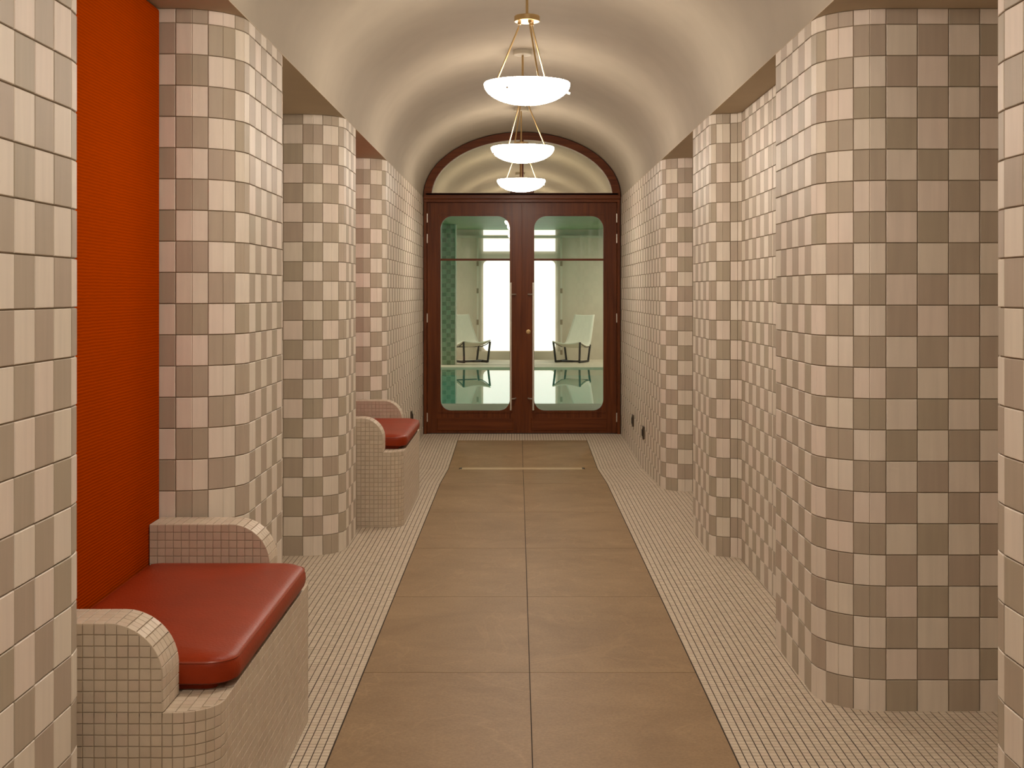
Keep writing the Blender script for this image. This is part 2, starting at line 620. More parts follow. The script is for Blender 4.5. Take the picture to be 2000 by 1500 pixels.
def build_wall(name, path, parity, side, label, off):
    INS = 0.005
    # solid core behind the tiles
    nrm = []
    for (p, q, *_r) in path.f:
        L = math.hypot(q[0] - p[0], q[1] - p[1])
        d = ((q[0] - p[0]) / L, (q[1] - p[1]) / L)
        nrm.append((d[1], -d[0]) if side < 0 else (-d[1], d[0]))
    pts = []
    F = path.f
    for i in range(len(F) + 1):
        if i == 0: P, N = F[0][0], nrm[0]; k = 1
        elif i == len(F): P, N = F[-1][1], nrm[-1]; k = 1
        else:
            P = F[i][0]
            N = (nrm[i][0] + nrm[i - 1][0], nrm[i][1] + nrm[i - 1][1])
            l2 = N[0] ** 2 + N[1] ** 2
            k = 2 / l2
        pts.append((P[0] - N[0] * k * INS, P[1] - N[1] * k * INS))
    XO = -2.3 if side < 0 else 2.4
    # drop collinear points
    slim = [pts[0]]
    for i in range(1, len(pts) - 1):
        a, b, c = slim[-1], pts[i], pts[i + 1]
        if abs((b[0] - a[0]) * (c[1] - a[1]) - (b[1] - a[1]) * (c[0] - a[0])) > 1e-6: slim.append(b)
    slim.append(pts[-1])
    loop = slim + [(XO, pts[-1][1]), (XO, pts[0][1])]
    bm = bmesh.new()
    bm_prism(bm, loop, 'z', -0.1, ZT)
    wall = bmobj(name, bm, M_grout)
    tag(wall, label, kind='structure')
    # tiles
    ps = Pieces(TILE, 'tile')
    rnd = random.Random(name)
    G = 0.0028
    for (p, q, col, g0, g1), n2 in zip(F, nrm):
        L = math.hypot(q[0] - p[0], q[1] - p[1])
        d = ((q[0] - p[0]) / L, (q[1] - p[1]) / L)
        s0, s1 = g0 * G / 2, L - g1 * G / 2
        wd = s1 - s0
        if wd < 0.004: continue
        m = (s0 + s1) / 2
        cx, cy = p[0] + d[0] * m, p[1] + d[1] * m
        hid = hidden((cx, cy))
        n = (n2[0], n2[1], 0)
        u = (d[0], d[1], 0)
        for r in range(NR + 2):
            z0, z1 = r * T + G / 2 + off, min((r + 1) * T + off, ZT) - G / 2
            zz = z0 - (0.07 if r == 0 else 0)
            if z1 - zz < 0.006: continue
            dark = ((r + col - path.ref) % 2) == parity
            rr = random.Random((name, col, r).__repr__()).random()
            vi = 0 if rr < 0.5 else (1 if rr < 0.8 else 2)
            jit = rnd.uniform(-0.0006, 0.0006)
            c = (cx + n[0] * jit, cy + n[1] * jit, (zz + z1) / 2)
            sc = 0 if hid else show(c, u, (0, 0, 1), n, wd, z1 - zz)
            if sc and wd / max(1e-6, math.hypot(cx, cy)) * FPX * abs((d[0] * cy - d[1] * cx) / math.hypot(cx, cy)) < 6: sc = 0
            ps.add(c, u, (0, 0, 1), n, wd, z1 - zz, 0.008, 0.0013, vi + (3 if dark else 0), sc)
    ps.finish(wall)
    return wall


wl = ['tiled wall in the left foreground, cream and taupe checks, before the orange niche',
      'tiled left pier behind the nearer bench, rounded corner of cream and taupe checks',
      'tiled left pier in front of the farther bench, rounded checked corner',
      'long checked tile wall on the left running up to the wooden doors']
wr = ['sliver of tiled wall at the right edge of the photo',
      'large checked pier on the right with broad rounded corner and dark recess',
      'middle right checked wall with a shallow stepped recess',
      'checked tile wall on the right beside the wooden doors']
for (p, par), lab, of in zip(LP, wl, (0.010, 0.005, -0.001, -0.026)): build_wall('wall_left', p, par, -1, lab, of)
for (p, par), lab, of in zip(RP, wr, (0.010, 0.0, 0.0, -0.018)): build_wall('wall_right', p, par, 1, lab, of)

# wall behind the camera
tag(box('wall_front', -2.3, 2.4, Y0 - 0.2, Y0, -0.1, 3.2, M_plaster), 'plain plaster wall closing the near end of the corridor', kind='structure')

# ------------------------------------------------------------------ vault and soffits
AV, BV = 0.957, 0.628
bm = bmesh.new()
NA = 56
rows = []
for t_ in (0.0, 0.08):
    for y in (Y0, DOOR_Y + 0.06):
        rows.append([bm.verts.new((CX - (AV + t_) * math.cos(PI * i / NA), y, max(ZT + 0.003, ZT + (BV + t_) * math.sin(PI * i / NA)))) for i in range(NA + 1)])
for A, B in ((rows[0], rows[1]), (rows[2], rows[3]), (rows[0], rows[2]), (rows[1], rows[3])):
    for i in range(NA):
        bm.faces.new((A[i], A[i + 1], B[i + 1], B[i]))
for i in (0, NA):
    bm.faces.new((rows[0][i], rows[1][i], rows[3][i], rows[2][i]))
tag(bmobj('ceiling', bm, M_plaster, smooth=True), 'smooth cream barrel vault over the corridor', kind='structure')
tag(box('ceiling', -2.3, XL - 0.002, Y0, DOOR_Y, ZT, ZT + 0.12, M_soffit), 'flat painted soffit over the niches on the left', kind='structure')
tag(box('ceiling', XR + 0.002, 2.4, Y0, DOOR_Y, ZT, ZT + 0.12, M_soffit), 'flat painted soffit over the recesses on the right', kind='structure')

# ------------------------------------------------------------------ floor
SX0, SX1 = -0.552, 0.638
DR = 10.47


def dip(y):
    if y <= 9.347 or y >= 12.09: return 0.0
    return -0.045 * ((y - 9.347) / (DR - 9.347) if y < DR else (12.09 - y) / (12.09 - DR))


GZ = -0.0022
ys = [Y0, 9.347, DR, 12.09, DOOR_Y + 0.1]
V, F = [], []
for y in ys:
    for x in (-2.3, 2.4):
        V.append((x, y, dip(y) + GZ)); V.append((x, y, -0.16))
for i in range(len(ys) - 1):
    a, b = i * 4, i * 4 + 4
    F += [(a, a + 2, b + 2, b), (a + 1, b + 1, b + 3, a + 3), (a, b, b + 1, a + 1), (a + 2, a + 3, b + 3, b + 2)]
F += [(0, 1, 3, 2), (16, 18, 19, 17)]
floor = tag(obj('floor', V, F, M_fgrout), 'corridor floor of sand stone slabs bordered by small cream mosaic', kind='structure')


def slab(poly):
    bm = bmesh.new()
    g = 0.0017
    cx = sum(p[0] for p in poly) / len(poly); cy = sum(p[1] for p in poly) / len(poly)
    pts = []
    for x, y in poly:
        x2 = x - g * (1 if x > cx else -1); y2 = y - g * (1 if y > cy else -1)
        pts.append((x2, y2))
    top = [bm.verts.new((x - cx, y - cy, dip(y))) for x, y in pts]
    bot = [bm.verts.new((x - cx, y - cy, dip(y) - 0.02)) for x, y in pts]
    bm.faces.new(top); bm.faces.new(bot[::-1])
    n = len(pts)
    for i in range(n): bm.faces.new((top[i], bot[i], bot[(i + 1) % n], top[(i + 1) % n]))
    o = bmobj('paving_slab', bm, M_stone, floor)
    o.location = (cx, cy, 0)
    return o


joints = [Y0, -2.33, -1.16, 0.01, 1.185, 2.36, 3.53, 4.695, 5.866, 6.984, 8.134, 9.347, DR - 0.055]
for a, b in zip(joints, joints[1:]):
    for x0, x1 in ((SX0, CX), (CX, SX1)):
        slab([(x0, a), (x1, a), (x1, b), (x0, b)])
DN, DF = DR + 0.055, 12.09
slab([(SX0, DN), (CX, DN), (CX, 10.95), (SX0, 11.75)])
slab([(SX0, 11.75), (CX, 10.95), (CX, DF), (SX0, DF)])
slab([(CX, DN), (SX1, DN), (SX1, 11.75), (CX, 10.95)])
slab([(CX, 10.95), (SX1, 11.75), (SX1, DF), (CX, DF)])
for x0, x1 in ((SX0, -0.466), (0.536, SX1)):
    slab([(x0, DR - 0.055), (x1, DR - 0.055), (x1, DN), (x0, DN)])
dr = empty('floor_drain', (0.035, DR, dip(DR)))
tag(dr, 'narrow brass floor drain strip across the stone in front of the doors', 'drain')
bm = bmesh.new(); bm_box(bm, -0.497, 0.497, -0.052, 0.052, -0.012, 0.003, 0.001, 1); bmobj('drain_cover', bm, M_threshold, dr)
for s in (-1, 1):
    bm = bmesh.new(); bm_box(bm, s * 0.488 - 0.008, s * 0.488 + 0.008, -0.045, 0.045, -0.004, 0.0045, 0.001, 1); bmobj('end_cap', bm, M_dark, dr)

# mosaic
def inside_wall(x, y):
    for side, paths in ((-1, LP), (1, RP)):
        for p, _ in paths:
            ys_ = [f[0][1] for f in p.f] + [p.f[-1][1][1]]
            if not (min(ys_) <= y <= max(ys_)): continue
            # point lies in the solid when a ray towards the corridor crosses the path an odd number of times
            k = 0
            for f in p.f:
                (x1, y1), (x2, y2) = f[0], f[1]
                if (y1 > y) != (y2 > y):
                    xx = x1 + (y - y1) / (y2 - y1) * (x2 - x1)
                    if (xx > x) if side < 0 else (xx < x): k += 1
            if (side < 0 and x < 0 and k % 2) or (side > 0 and x > 0 and k % 2): return True
    return False


P = 0.025
mos = Pieces(MOS, 'mosaic_tile')
rnd = random.Random(5)
g = 0.0030
ny = int((DOOR_Y - 1.0) / P)
xsl = [SX0 - 0.002 - P * (i + .5) for i in range(43)]
xsr = [SX1 + 0.002 + P * (i + .5) for i in range(46)]
xsm = [SX0 + (SX1 - SX0) / 48 * (i + .5) for i in range(48)]
colshift = {x: rnd.uniform(-0.0003, 0.0003) for x in xsl + xsr + xsm}
BENCH = [(-1.24, -0.70, 2.92, 4.22), (-1.24, -0.70, 7.62, 8.92)]
for j in range(ny):
    y = 1.0 + P * (j + .5)
    xs = xsl + xsr + (xsm if y > 12.09 + P / 2 else [])
    lim = {}
    for x in xs:
        if x < XL - 0.01 or x > XR + 0.01:
            if any(b[0] < x < b[1] and b[2] < y < b[3] for b in BENCH) or (inside_wall(x, y) and all(inside_wall(x + a, y + b) for a in (-P / 2, P / 2) for b in (-P / 2, P / 2))): continue
        elif any(b[0] < x < b[1] and b[2] < y < b[3] for b in BENCH): continue
        z = dip(y) + rnd.uniform(-0.0003, 0.0003)
        sl = (dip(y + 0.01) - dip(y - 0.01)) / 0.02
        nn = np.array((0, -sl, 1.0)); nn /= np.linalg.norm(nn)
        vv = np.array((0, 1.0, sl)); vv /= np.linalg.norm(vv)
        c = (x + colshift[x], y + rnd.uniform(-0.0004, 0.0004), z)
        sc = show(c, (1, 0, 0), tuple(vv), tuple(nn), P, P) if y < 4.6 else 0
        if sc and ((x < -0.668 and y < 4.1) or (x < XL) or hidden((x, y))): sc = 0
        r = rnd.random()
        mos.add(c, (1, 0, 0), tuple(vv), tuple(nn), P - g - 0.0004, P - g + 0.0003, 0.004, 0, 0 if r < .6 else (1 if r < .85 else 2), sc)
mos.finish(floor, 300, 40)

# ------------------------------------------------------------------ benches, cushions, back panels
BL = 1.37                       # bench length
def make_bench(y0, label, detail):
    """local frame: x = world X, y from 0 (near) to BL, z up"""
    t = empty('built_in_bench', (0, y0, 0))
    tag(t, label, 'bench', 'mosaic benches in the left niches')
    XB, XF, XA = -1.158, -0.665, -0.78
    ZB, ZA, TH, RC, RA = 0.436, 0.632, 0.135, 0.095, 0.125
    I = 0.003
    def plan(i):
        l = [(XB, i), (XF - RC, i)]
        l += [(XF - RC + (RC - i) * math.sin(PI / 2 * k / 10), RC - (RC - i) * math.cos(PI / 2 * k / 10)) for k in range(1, 11)]
        l += [(XF - RC + (RC - i) * math.cos(PI / 2 * k / 10), BL - RC + (RC - i) * math.sin(PI / 2 * k / 10)) for k in range(0, 11)]
        l += [(XB, BL - i)]
        return l
    bm = bmesh.new(); bm_prism(bm, plan(I), 'z', -0.02, ZB - I)
    base = bmobj('base', bm, M_bgrout, t)
    prof = [(XB, ZB - 0.01), (XA - I, ZB - 0.01)]
    prof += [(XA - RA + (RA - I) * math.cos(PI / 2 * k / 10), ZA - RA + (RA - I) * math.sin(PI / 2 * k / 10)) for k in range(11)]
    prof += [(XB, ZA - I)]
    arms = []
    for a in (0, BL - TH):
        bm = bmesh.new(); bm_prism(bm, prof, 'y', a + I, a + TH - I)
        arms.append(bmobj('armrest', bm, M_bgrout, t))
    ps = Pieces(MOS, 'mosaic_tile')
    rn = random.Random(label)
    q = 0.0019
    def put(c, u, v, n, wd, ht, par):
        sc = 0
        if detail:
            cw = (c[0], c[1] + y0, c[2])
            sc = show(cw, u, v, n, wd, ht)
            if sc and (hidden((cw[0], cw[1])) or px(cw)[0] < 158): sc = 0
        r = rn.random()
        j = rn.uniform(-0.00015, 0.00015)
        c = tuple(c[i] + n[i] * j for i in range(3))
        if wd > 0.004 and ht > 0.004:
            ps.add(c, u, v, n, wd - q, ht - q, 0.0045, 0.0006, 0 if r < .6 else (1 if r < .85 else 2), sc, par)
    def prof_x(z):           # front limit of an armrest side face at height z
        if z <= ZA - RA: return XA
        d = z - (ZA - RA)
        return XA - RA + math.sqrt(max(0, RA * RA - d * d))
    curve = [(XA - RA + RA * math.cos(PI / 2 * k / 12), ZA - RA + RA * math.sin(PI / 2 * k / 12)) for k in range(13)]
    convex = [(XB, ZB), (XA, ZB)] + curve + [(XB, ZA)]
    cutV, cutF, cutM = [], [], []
    def clip(poly):
        for i in range(len(convex)):
            (ax, az), (bx, bz) = convex[i], convex[(i + 1) % len(convex)]
            f = lambda p: (bx - ax) * (p[1] - az) - (bz - az) * (p[0] - ax)
            out = []
            for k in range(len(poly)):
                p, r = poly[k], poly[(k + 1) % len(poly)]
                fp, fr = f(p), f(r)
                if fp >= 0: out.append(p)
                if fp * fr < 0:
                    w_ = fp / (fp - fr)
                    out.append((p[0] + (r[0] - p[0]) * w_, p[1] + (r[1] - p[1]) * w_))
            poly = out
            if len(poly) < 3: return []
        return poly
    def side(y, ny, z0, z1, par):       # armrest side face; pieces on the rounded edge are cut to it
        z = z1
        while z > z0 + 0.004:
            zb = max(z0, z - P)
            x = XB
            while x < XA - 0.003:
                x2 = min(x + P, XA)
                if x2 < prof_x(z) + 1e-6:
                    put(((x + x2) / 2, y, (z + zb) / 2), (1, 0, 0), (0, 0, 1), (0, ny, 0), x2 - x, z - zb, par)
                else:
                    h = q / 2
                    pg = clip([(x + h, zb + h), (x2 - h, zb + h), (x2 - h, z - h), (x + h, z - h)])
                    if len(pg) >= 3:
                        k0 = len(cutV); n_ = len(pg)
                        cutV.extend([(p[0], y, p[1]) for p in pg] + [(p[0], y - ny * 0.004, p[1]) for p in pg])
                        cutF.append(tuple(range(k0, k0 + n_)) if ny < 0 else tuple(range(k0 + n_ - 1, k0 - 1, -1)))
                        cutF.extend([(k0 + i, k0 + n_ + i, k0 + n_ + (i + 1) % n_, k0 + (i + 1) % n_) for i in range(n_)])
                        cutM.extend([0] * (n_ + 1))
                x = x2
            z = zb
    zrow = ZA
    side(0, -1, ZB, ZA, arms[0]); side(TH, 1, ZB, ZA, arms[0])
    side(BL - TH, -1, ZB, ZA, arms[1])
    # band over the armrest
    for k, a in enumerate((0, BL - TH)):
        s, pts = 0, []
        Lt = (XA - RA) - XB; La = RA * PI / 2; Lv = (ZA - RA) - ZB
        def at(s):
            if s < Lt: return (XB + s, ZA), (1, 0), (0, 1)
            if s < Lt + La:
                th = PI / 2 - (s - Lt) / RA
                return (XA - RA + RA * math.cos(th), ZA - RA + RA * math.sin(th)), (math.sin(th), -math.cos(th)), (math.cos(th), math.sin(th))
            return (XA, ZA - RA - (s - Lt - La)), (0, -1), (1, 0)
        tot = Lt + La + Lv
        n = round(tot / P)
        for i in range(n):
            (x, z), (tx, tz), (nx, nz) = at((i + .5) * tot / n)
            for j in range(5):
                put((x, a + TH * (j + .5) / 5, z), (0, 1, 0), (-tx, 0, -tz), (nx, 0, nz), TH / 5, tot / n * 0.985, arms[k])
    # base: near side, rounded corners, front
    segs = []
    x = XB
    while x < XF - RC - 0.003:
        x2 = min(x + P, XF - RC); segs.append(((x, 0), (x2, 0))); x = x2
    arcn = 6
    pl = [(XF - RC + RC * math.sin(PI / 2 * k / arcn), RC - RC * math.cos(PI / 2 * k / arcn)) for k in range(arcn + 1)]
    segs += list(zip(pl, pl[1:]))
    nf = round((BL - 2 * RC) / P)
    pf = [(XF, RC + (BL - 2 * RC) * k / nf) for k in range(nf + 1)]
    segs += list(zip(pf, pf[1:]))
    pl = [(XF - RC + RC * math.cos(PI / 2 * k / arcn), BL - RC + RC * math.sin(PI / 2 * k / arcn)) for k in range(arcn + 1)]
    segs += list(zip(pl, pl[1:]))
    zs = []
    z = ZB
    while z > 0.003:
        zs.append((z, max(0, z - P))); z -= P
    for (p, r) in segs:
        L = math.hypot(r[0] - p[0], r[1] - p[1]); d = ((r[0] - p[0]) / L, (r[1] - p[1]) / L)
        for (za, zb) in zs:
            put(((p[0] + r[0]) / 2, (p[1] + r[1]) / 2, (za + zb) / 2), (d[0], d[1], 0), (0, 0, 1), (d[1], -d[0], 0), L, za - zb, base)
    # ledge on top in front of the armrests
    for sgn, yb in ((1, 0), (-1, BL)):
        x = XA
        while x < XF - 0.006:
            x2 = min(x + P, XF)
            dx = max(0, x2 - (XF - RC))
            ymin = RC - math.sqrt(max(0, RC * RC - dx * dx))
            y = TH + 0.05
            while y > ymin + 0.004:
                yc = max(ymin + 0.001, y - P)
                put(((x + x2) / 2, yb + sgn * (y + yc) / 2, ZB), (1, 0, 0), (0, 1, 0), (0, 0, 1), x2 - x, y - yc, base)
                y = yc
            x = x2
    for nfr in range(nf):
        y = RC + (BL - 2 * RC) * (nfr + .5) / nf
        if TH + 0.05 < y < BL - TH - 0.05:
            put((XF - P / 2, y, ZB), (1, 0, 0), (0, 1, 0), (0, 0, 1), P, (BL - 2 * RC) / nf, base)
    cut = obj('cut_mosaic_tiles', cutV, cutF, MOS, t, cutM)
    cut['kind'] = 'stuff'
    ps.finish(t, 300 if detail else 0, 60)
    return t


def make_cushion(y0, label):
    t = empty('seat_cushion', (0, y0, 0.436))
    tag(t, label, 'cushion', 'leather cushions on the benches')
    x0, x1, ya, yb = -1.155, -0.655, 0.142, BL - 0.142
    prof = [(0.050, 0.0005), (0.046, 0.014), (0.014, 0.016), (0.003, 0.021), (0.0, 0.030), (-0.002, 0.044), (0.0, 0.058), (0.004, 0.068),
            (0.012, 0.0735), (0.030, 0.079), (0.065, 0.084), (0.12, 0.087), (0.19, 0.0885)]
    def ring(i, z):
        R = 0.075
        r = max(0.02, R - i)
        a0, a1, b0, b1 = x0 + i * 0.5, x1 - i, ya + i * 0.6, yb - i * 0.6
        pts = []
        for cx, cy, rr, st in ((a1 - r, b0 + r, r, -90), (a1 - r, b1 - r, r, 0), (a0 + .02, b1 - .02, .02, 90), (a0 + .02, b0 + .02, .02, 180)):
            for k in range(9):
                th = math.radians(st + 90 * k / 8)
                pts.append((cx + rr * math.cos(th), cy + rr * math.sin(th), z))
        return pts
    bm = bmesh.new()
    rings = [[bm.verts.new(p) for p in ring(i, z)] for i, z in prof]
    n = len(rings[0])
    for A, B in zip(rings, rings[1:]):
        for k in range(n): bm.faces.new((A[k], A[(k + 1) % n], B[(k + 1) % n], B[k]))
    bm.faces.new(rings[0][::-1]); bm.faces.new(rings[-1])
    pad = bmobj('pad', bm, M_leather, t, smooth=True)
    bm = bmesh.new(); bm_tube(bm, [(p[0], p[1], p[2]) for p in ring(0.0045, 0.0685)], 0.0032, 6, closed=True)
    bmobj('piping', bm, M_piping, t, smooth=True)
    return t


def make_back(y0, label):
    t = empty('back_panel', (-1.2, y0, 0.0))
    tag(t, label, 'wall panel', 'orange back panels over the benches')
    bm = bmesh.new(); bm_box(bm, -0.030, 0.04, 0.012, BL - 0.002, 0.0, ZT - 0.004, 0.012, 3)
    bmobj('upholstery', bm, M_fabric, t, smooth=True)
    bm = bmesh.new(); bm_box(bm, -0.038, -0.031, 0.012, BL - 0.004, 0.0, ZT - 0.005)
    bmobj('backing_board', bm, M_dark, t)
    return t


B1, B2 = 2.885, 7.595
make_bench(B1, 'cream mosaic bench with rounded armrests in the left foreground niche', True)
make_bench(B2, 'smaller-looking far cream mosaic bench by the left wall, near the doors', False)
make_cushion(B1, 'rust red leather seat cushion on the bench in the left foreground')
make_cushion(B2, 'rust red leather seat cushion on the far bench near the doors')
make_back(B1, 'tall orange corded fabric back panel above the foreground bench')
make_back(B2, 'orange fabric back panel behind the far bench, hidden by the checked pier')

# ------------------------------------------------------------------ pendants
def make_pendant(y, x, rot, label, PEND_Z=2.31):
    t = empty('pendant_lamp', (x, y, 0))
    tag(t, label, 'pendant lamp', 'glass bowl pendants along the vault')
    ztop = ZT + BV * math.sqrt(max(0, 1 - ((x - CX) / AV) ** 2)) - 0.002
    bm = bmesh.new(); bm_lathe(bm, [(0, ztop - 0.03), (0.056, ztop - 0.03), (0.06, ztop - 0.026), (0.06, ztop), (0, ztop)], 36)
    bmobj('canopy', bm, M_trimw, t, smooth=True)
    hb = PEND_Z + 0.292
    bm = bmesh.new(); bm_tube(bm, [(0, 0, ztop - 0.03), (0, 0, hb + 0.025)], 0.0065, 12)
    bmobj('rod', bm, M_brass, t, smooth=True)
    bm = bmesh.new(); bm_lathe(bm, [(0, hb), (0.058, hb), (0.06, hb + 0.002), (0.06, hb + 0.024), (0.057, hb + 0.027), (0, hb + 0.027)], 40)
    disc = bmobj('hub_disc', bm, M_brass, t, smooth=True)
    for k in range(3):
        a = math.radians(rot + 120 * k)
        bm = bmesh.new()
        bm_tube(bm, [(0.036 * math.cos(a), 0.036 * math.sin(a), hb - 0.008), (0.042 * math.cos(a), 0.042 * math.sin(a), hb - 0.03), (0.168 * math.cos(a), 0.168 * math.sin(a), PEND_Z - 0.035)], 0.0042, 8)
        bmobj('arm', bm, M_brass, t, smooth=True)
        bm = bmesh.new()
        bm_tube(bm, [(0.036 * math.cos(a), 0.036 * math.sin(a), hb + 0.003), (0.036 * math.cos(a), 0.036 * math.sin(a), hb - 0.012)], 0.008, 10)
        bmobj('socket', bm, M_brass, disc)
    a_, b_ = 0.202, 0.097
    prof = [(a_ * math.sin(PI / 2 * i / 16), PEND_Z - b_ * math.cos(PI / 2 * i / 16)) for i in range(17)]
    prof += [(a_ - 0.003, PEND_Z + 0.004), (a_ - 0.008, PEND_Z + 0.003)]
    prof += [((a_ - 0.009) * math.sin(PI / 2 * i / 12), PEND_Z - (b_ - 0.008) * math.cos(PI / 2 * i / 12)) for i in range(12, -1, -1)]
    bm = bmesh.new(); bm_lathe(bm, prof, 64)
    bowl = bmobj('glass_bowl', bm, [M_bowl, M_bowl_in], t, smooth=True)
    for k, pl in enumerate(bowl.data.polygons):        # inside of the bowl glows less than the outside
        if k // 64 >= 17: pl.material_index = 1
    bm = bmesh.new(); bm_lathe(bm, [(0, PEND_Z - 0.030), (0.150, PEND_Z - 0.030), (0.156, PEND_Z - 0.026), (0.156, PEND_Z - 0.020), (0.15, PEND_Z - 0.016), (0, PEND_Z - 0.016)], 48)  # added hidden disc, keeps the bowl's light from going up to the vault
    bmobj('added_light_block', bm, M_white, t, smooth=True)
    for k in range(3):
        a = math.radians(3 + rot - 170 + 120 * k)
        bm = bmesh.new()
        z = PEND_Z - 0.038
        bm_tube(bm, [(0.180 * math.cos(a), 0.180 * math.sin(a), z + 0.004), (0.202 * math.cos(a), 0.202 * math.sin(a), z - 0.006)], 0.006, 10)
        bmobj('bowl_clip', bm, M_steel, bowl, smooth=True)
    l = bpy.data.lights.new('pendant_bulb', 'POINT')
    l.energy = BULB_W; l.color = LAMP_COL; l.shadow_soft_size = 0.05
    lo = link(bpy.data.objects.new('pendant_bulb', l), t)
    lo.location = (0, 0, PEND_Z + 0.025)
    return t


for y, x, rot, lab, pz in ((6.14, 0.044, 170, 'largest-looking glass bowl pendant, nearest of the three in view', 2.338),
                       (8.39, 0.032, 10, 'middle glass bowl pendant of the three hanging in the vault', 2.288),
                       (10.98, 0.03, 150, 'farthest glass bowl pendant, in front of the arched transom', 2.302),
                       (3.75, 0.043, 80, 'glass bowl pendant overhead just above the photo', 2.31),
                       (1.33, 0.043, 40, 'glass bowl pendant overhead near the viewer', 2.31),
                       (-1.1, 0.043, 100, 'glass bowl pendant behind the viewer', 2.31)):
    make_pendant(y, x, rot, lab, pz)

# ------------------------------------------------------------------ doors at the end
S = DOOR_Y / FPX
def zx(yp): return CAMZ - (yp - VPY) * S
D = empty('door_1', (0.042, DOOR_Y, 0))
tag(D, 'double mahogany doors with rounded glass panes and an arched transom', 'door', kind='structure')
HW = 0.9475
zsp, bo, ai, bi = 2.29, 0.616, 0.872, 0.545
zb0, zb1 = zx(395.5), zx(377.5)
# jambs
for s in (-1, 1):
    bm = bmesh.new(); bm_box(bm, s * HW - (0.03 if s > 0 else 0), s * HW + (0.03 if s < 0 else 0), -0.03, 0.06, 0, zb0, 0.002, 1)
    bm_box(bm, s * HW - (0.055 if s > 0 else 0), s * HW + (0.055 if s < 0 else 0), 0.0465, 0.06, 0, zb0)
    bmobj('jamb', bm, M_woodv, D)
bm = bmesh.new(); bm_box(bm, -HW, HW, -0.035, 0.06, zb0, zb0 + 0.03, 0.003, 1); bm_box(bm, -HW, HW, 0.0465, 0.06, zb0 - 0.03, zb0 + 0.01); bm_box(bm, -HW, HW, -0.055, 0.06, zb0 + 0.030, zb1 - 0.02, 0.005, 2)
bm_box(bm, -HW + 0.02, HW - 0.02, -0.04, 0.06, zb1 - 0.02, zb1, 0.003, 1)
bmobj('transom_bar', bm, M_woodh, D)
bm = bmesh.new()
outer = [(HW, zb1 - 0.03)] + [(HW * math.cos(PI * i / 48), zsp + bo * math.sin(PI * i / 48)) for i in range(49)] + [(-HW, zb1 - 0.03)]
inner = [(ai, zb1 - 0.005)] + [(ai * math.cos(PI * i / 48), zsp + bi * math.sin(PI * i / 48)) for i in range(2, 47)] + [(-ai, zb1 - 0.005)]
bm_ring(bm, outer, inner, -0.04, 0.06)
bmobj('arch_frame', bm, M_woodh, D)
bm = bmesh.new()
outer2 = [(ai + .004, zb1 - 0.004)] + [((ai + .004) * math.cos(PI * i / 48), zsp + (bi + .004) * math.sin(PI * i / 48)) for i in range(2, 47)] + [(-ai - .004, zb1 - 0.004)]
inner2 = [(ai - .008, zb1 + 0.004)] + [((ai - .008) * math.cos(PI * i / 48), zsp + (bi - .008) * math.sin(PI * i / 48)) for i in range(3, 46)] + [(-ai + .008, zb1 + 0.004)]
bm_ring(bm, outer2, inner2, -0.022, -0.005)
bmobj('lit_edge_bead', bm, M_trimw, D)  # pale colour stands in for the highlight on the arch frame's lit edge
bm = bmesh.new()
loop = [(ai + .002, zb1 - 0.004)] + [((ai + .002) * math.cos(PI * i / 48), zsp + (bi + .002) * math.sin(PI * i / 48)) for i in range(2, 47)] + [(-ai - .002, zb1 - 0.004)]
bm_prism(bm, loop, 'y', 0.0, 0.006)
bmobj('transom_pane', bm, M_mirror, D)
bm = bmesh.new(); bm_box(bm, -0.019, 0.015, -0.03, 0.05, zb1 - 0.002, zsp + bi + 0.004, 0.003, 1); bm_box(bm, -0.115, 0.115, -0.035, 0.03, zb1 - 0.002, zb1 + 0.038, 0.004, 1)
bmobj('transom_mullion', bm, M_woodv, D)
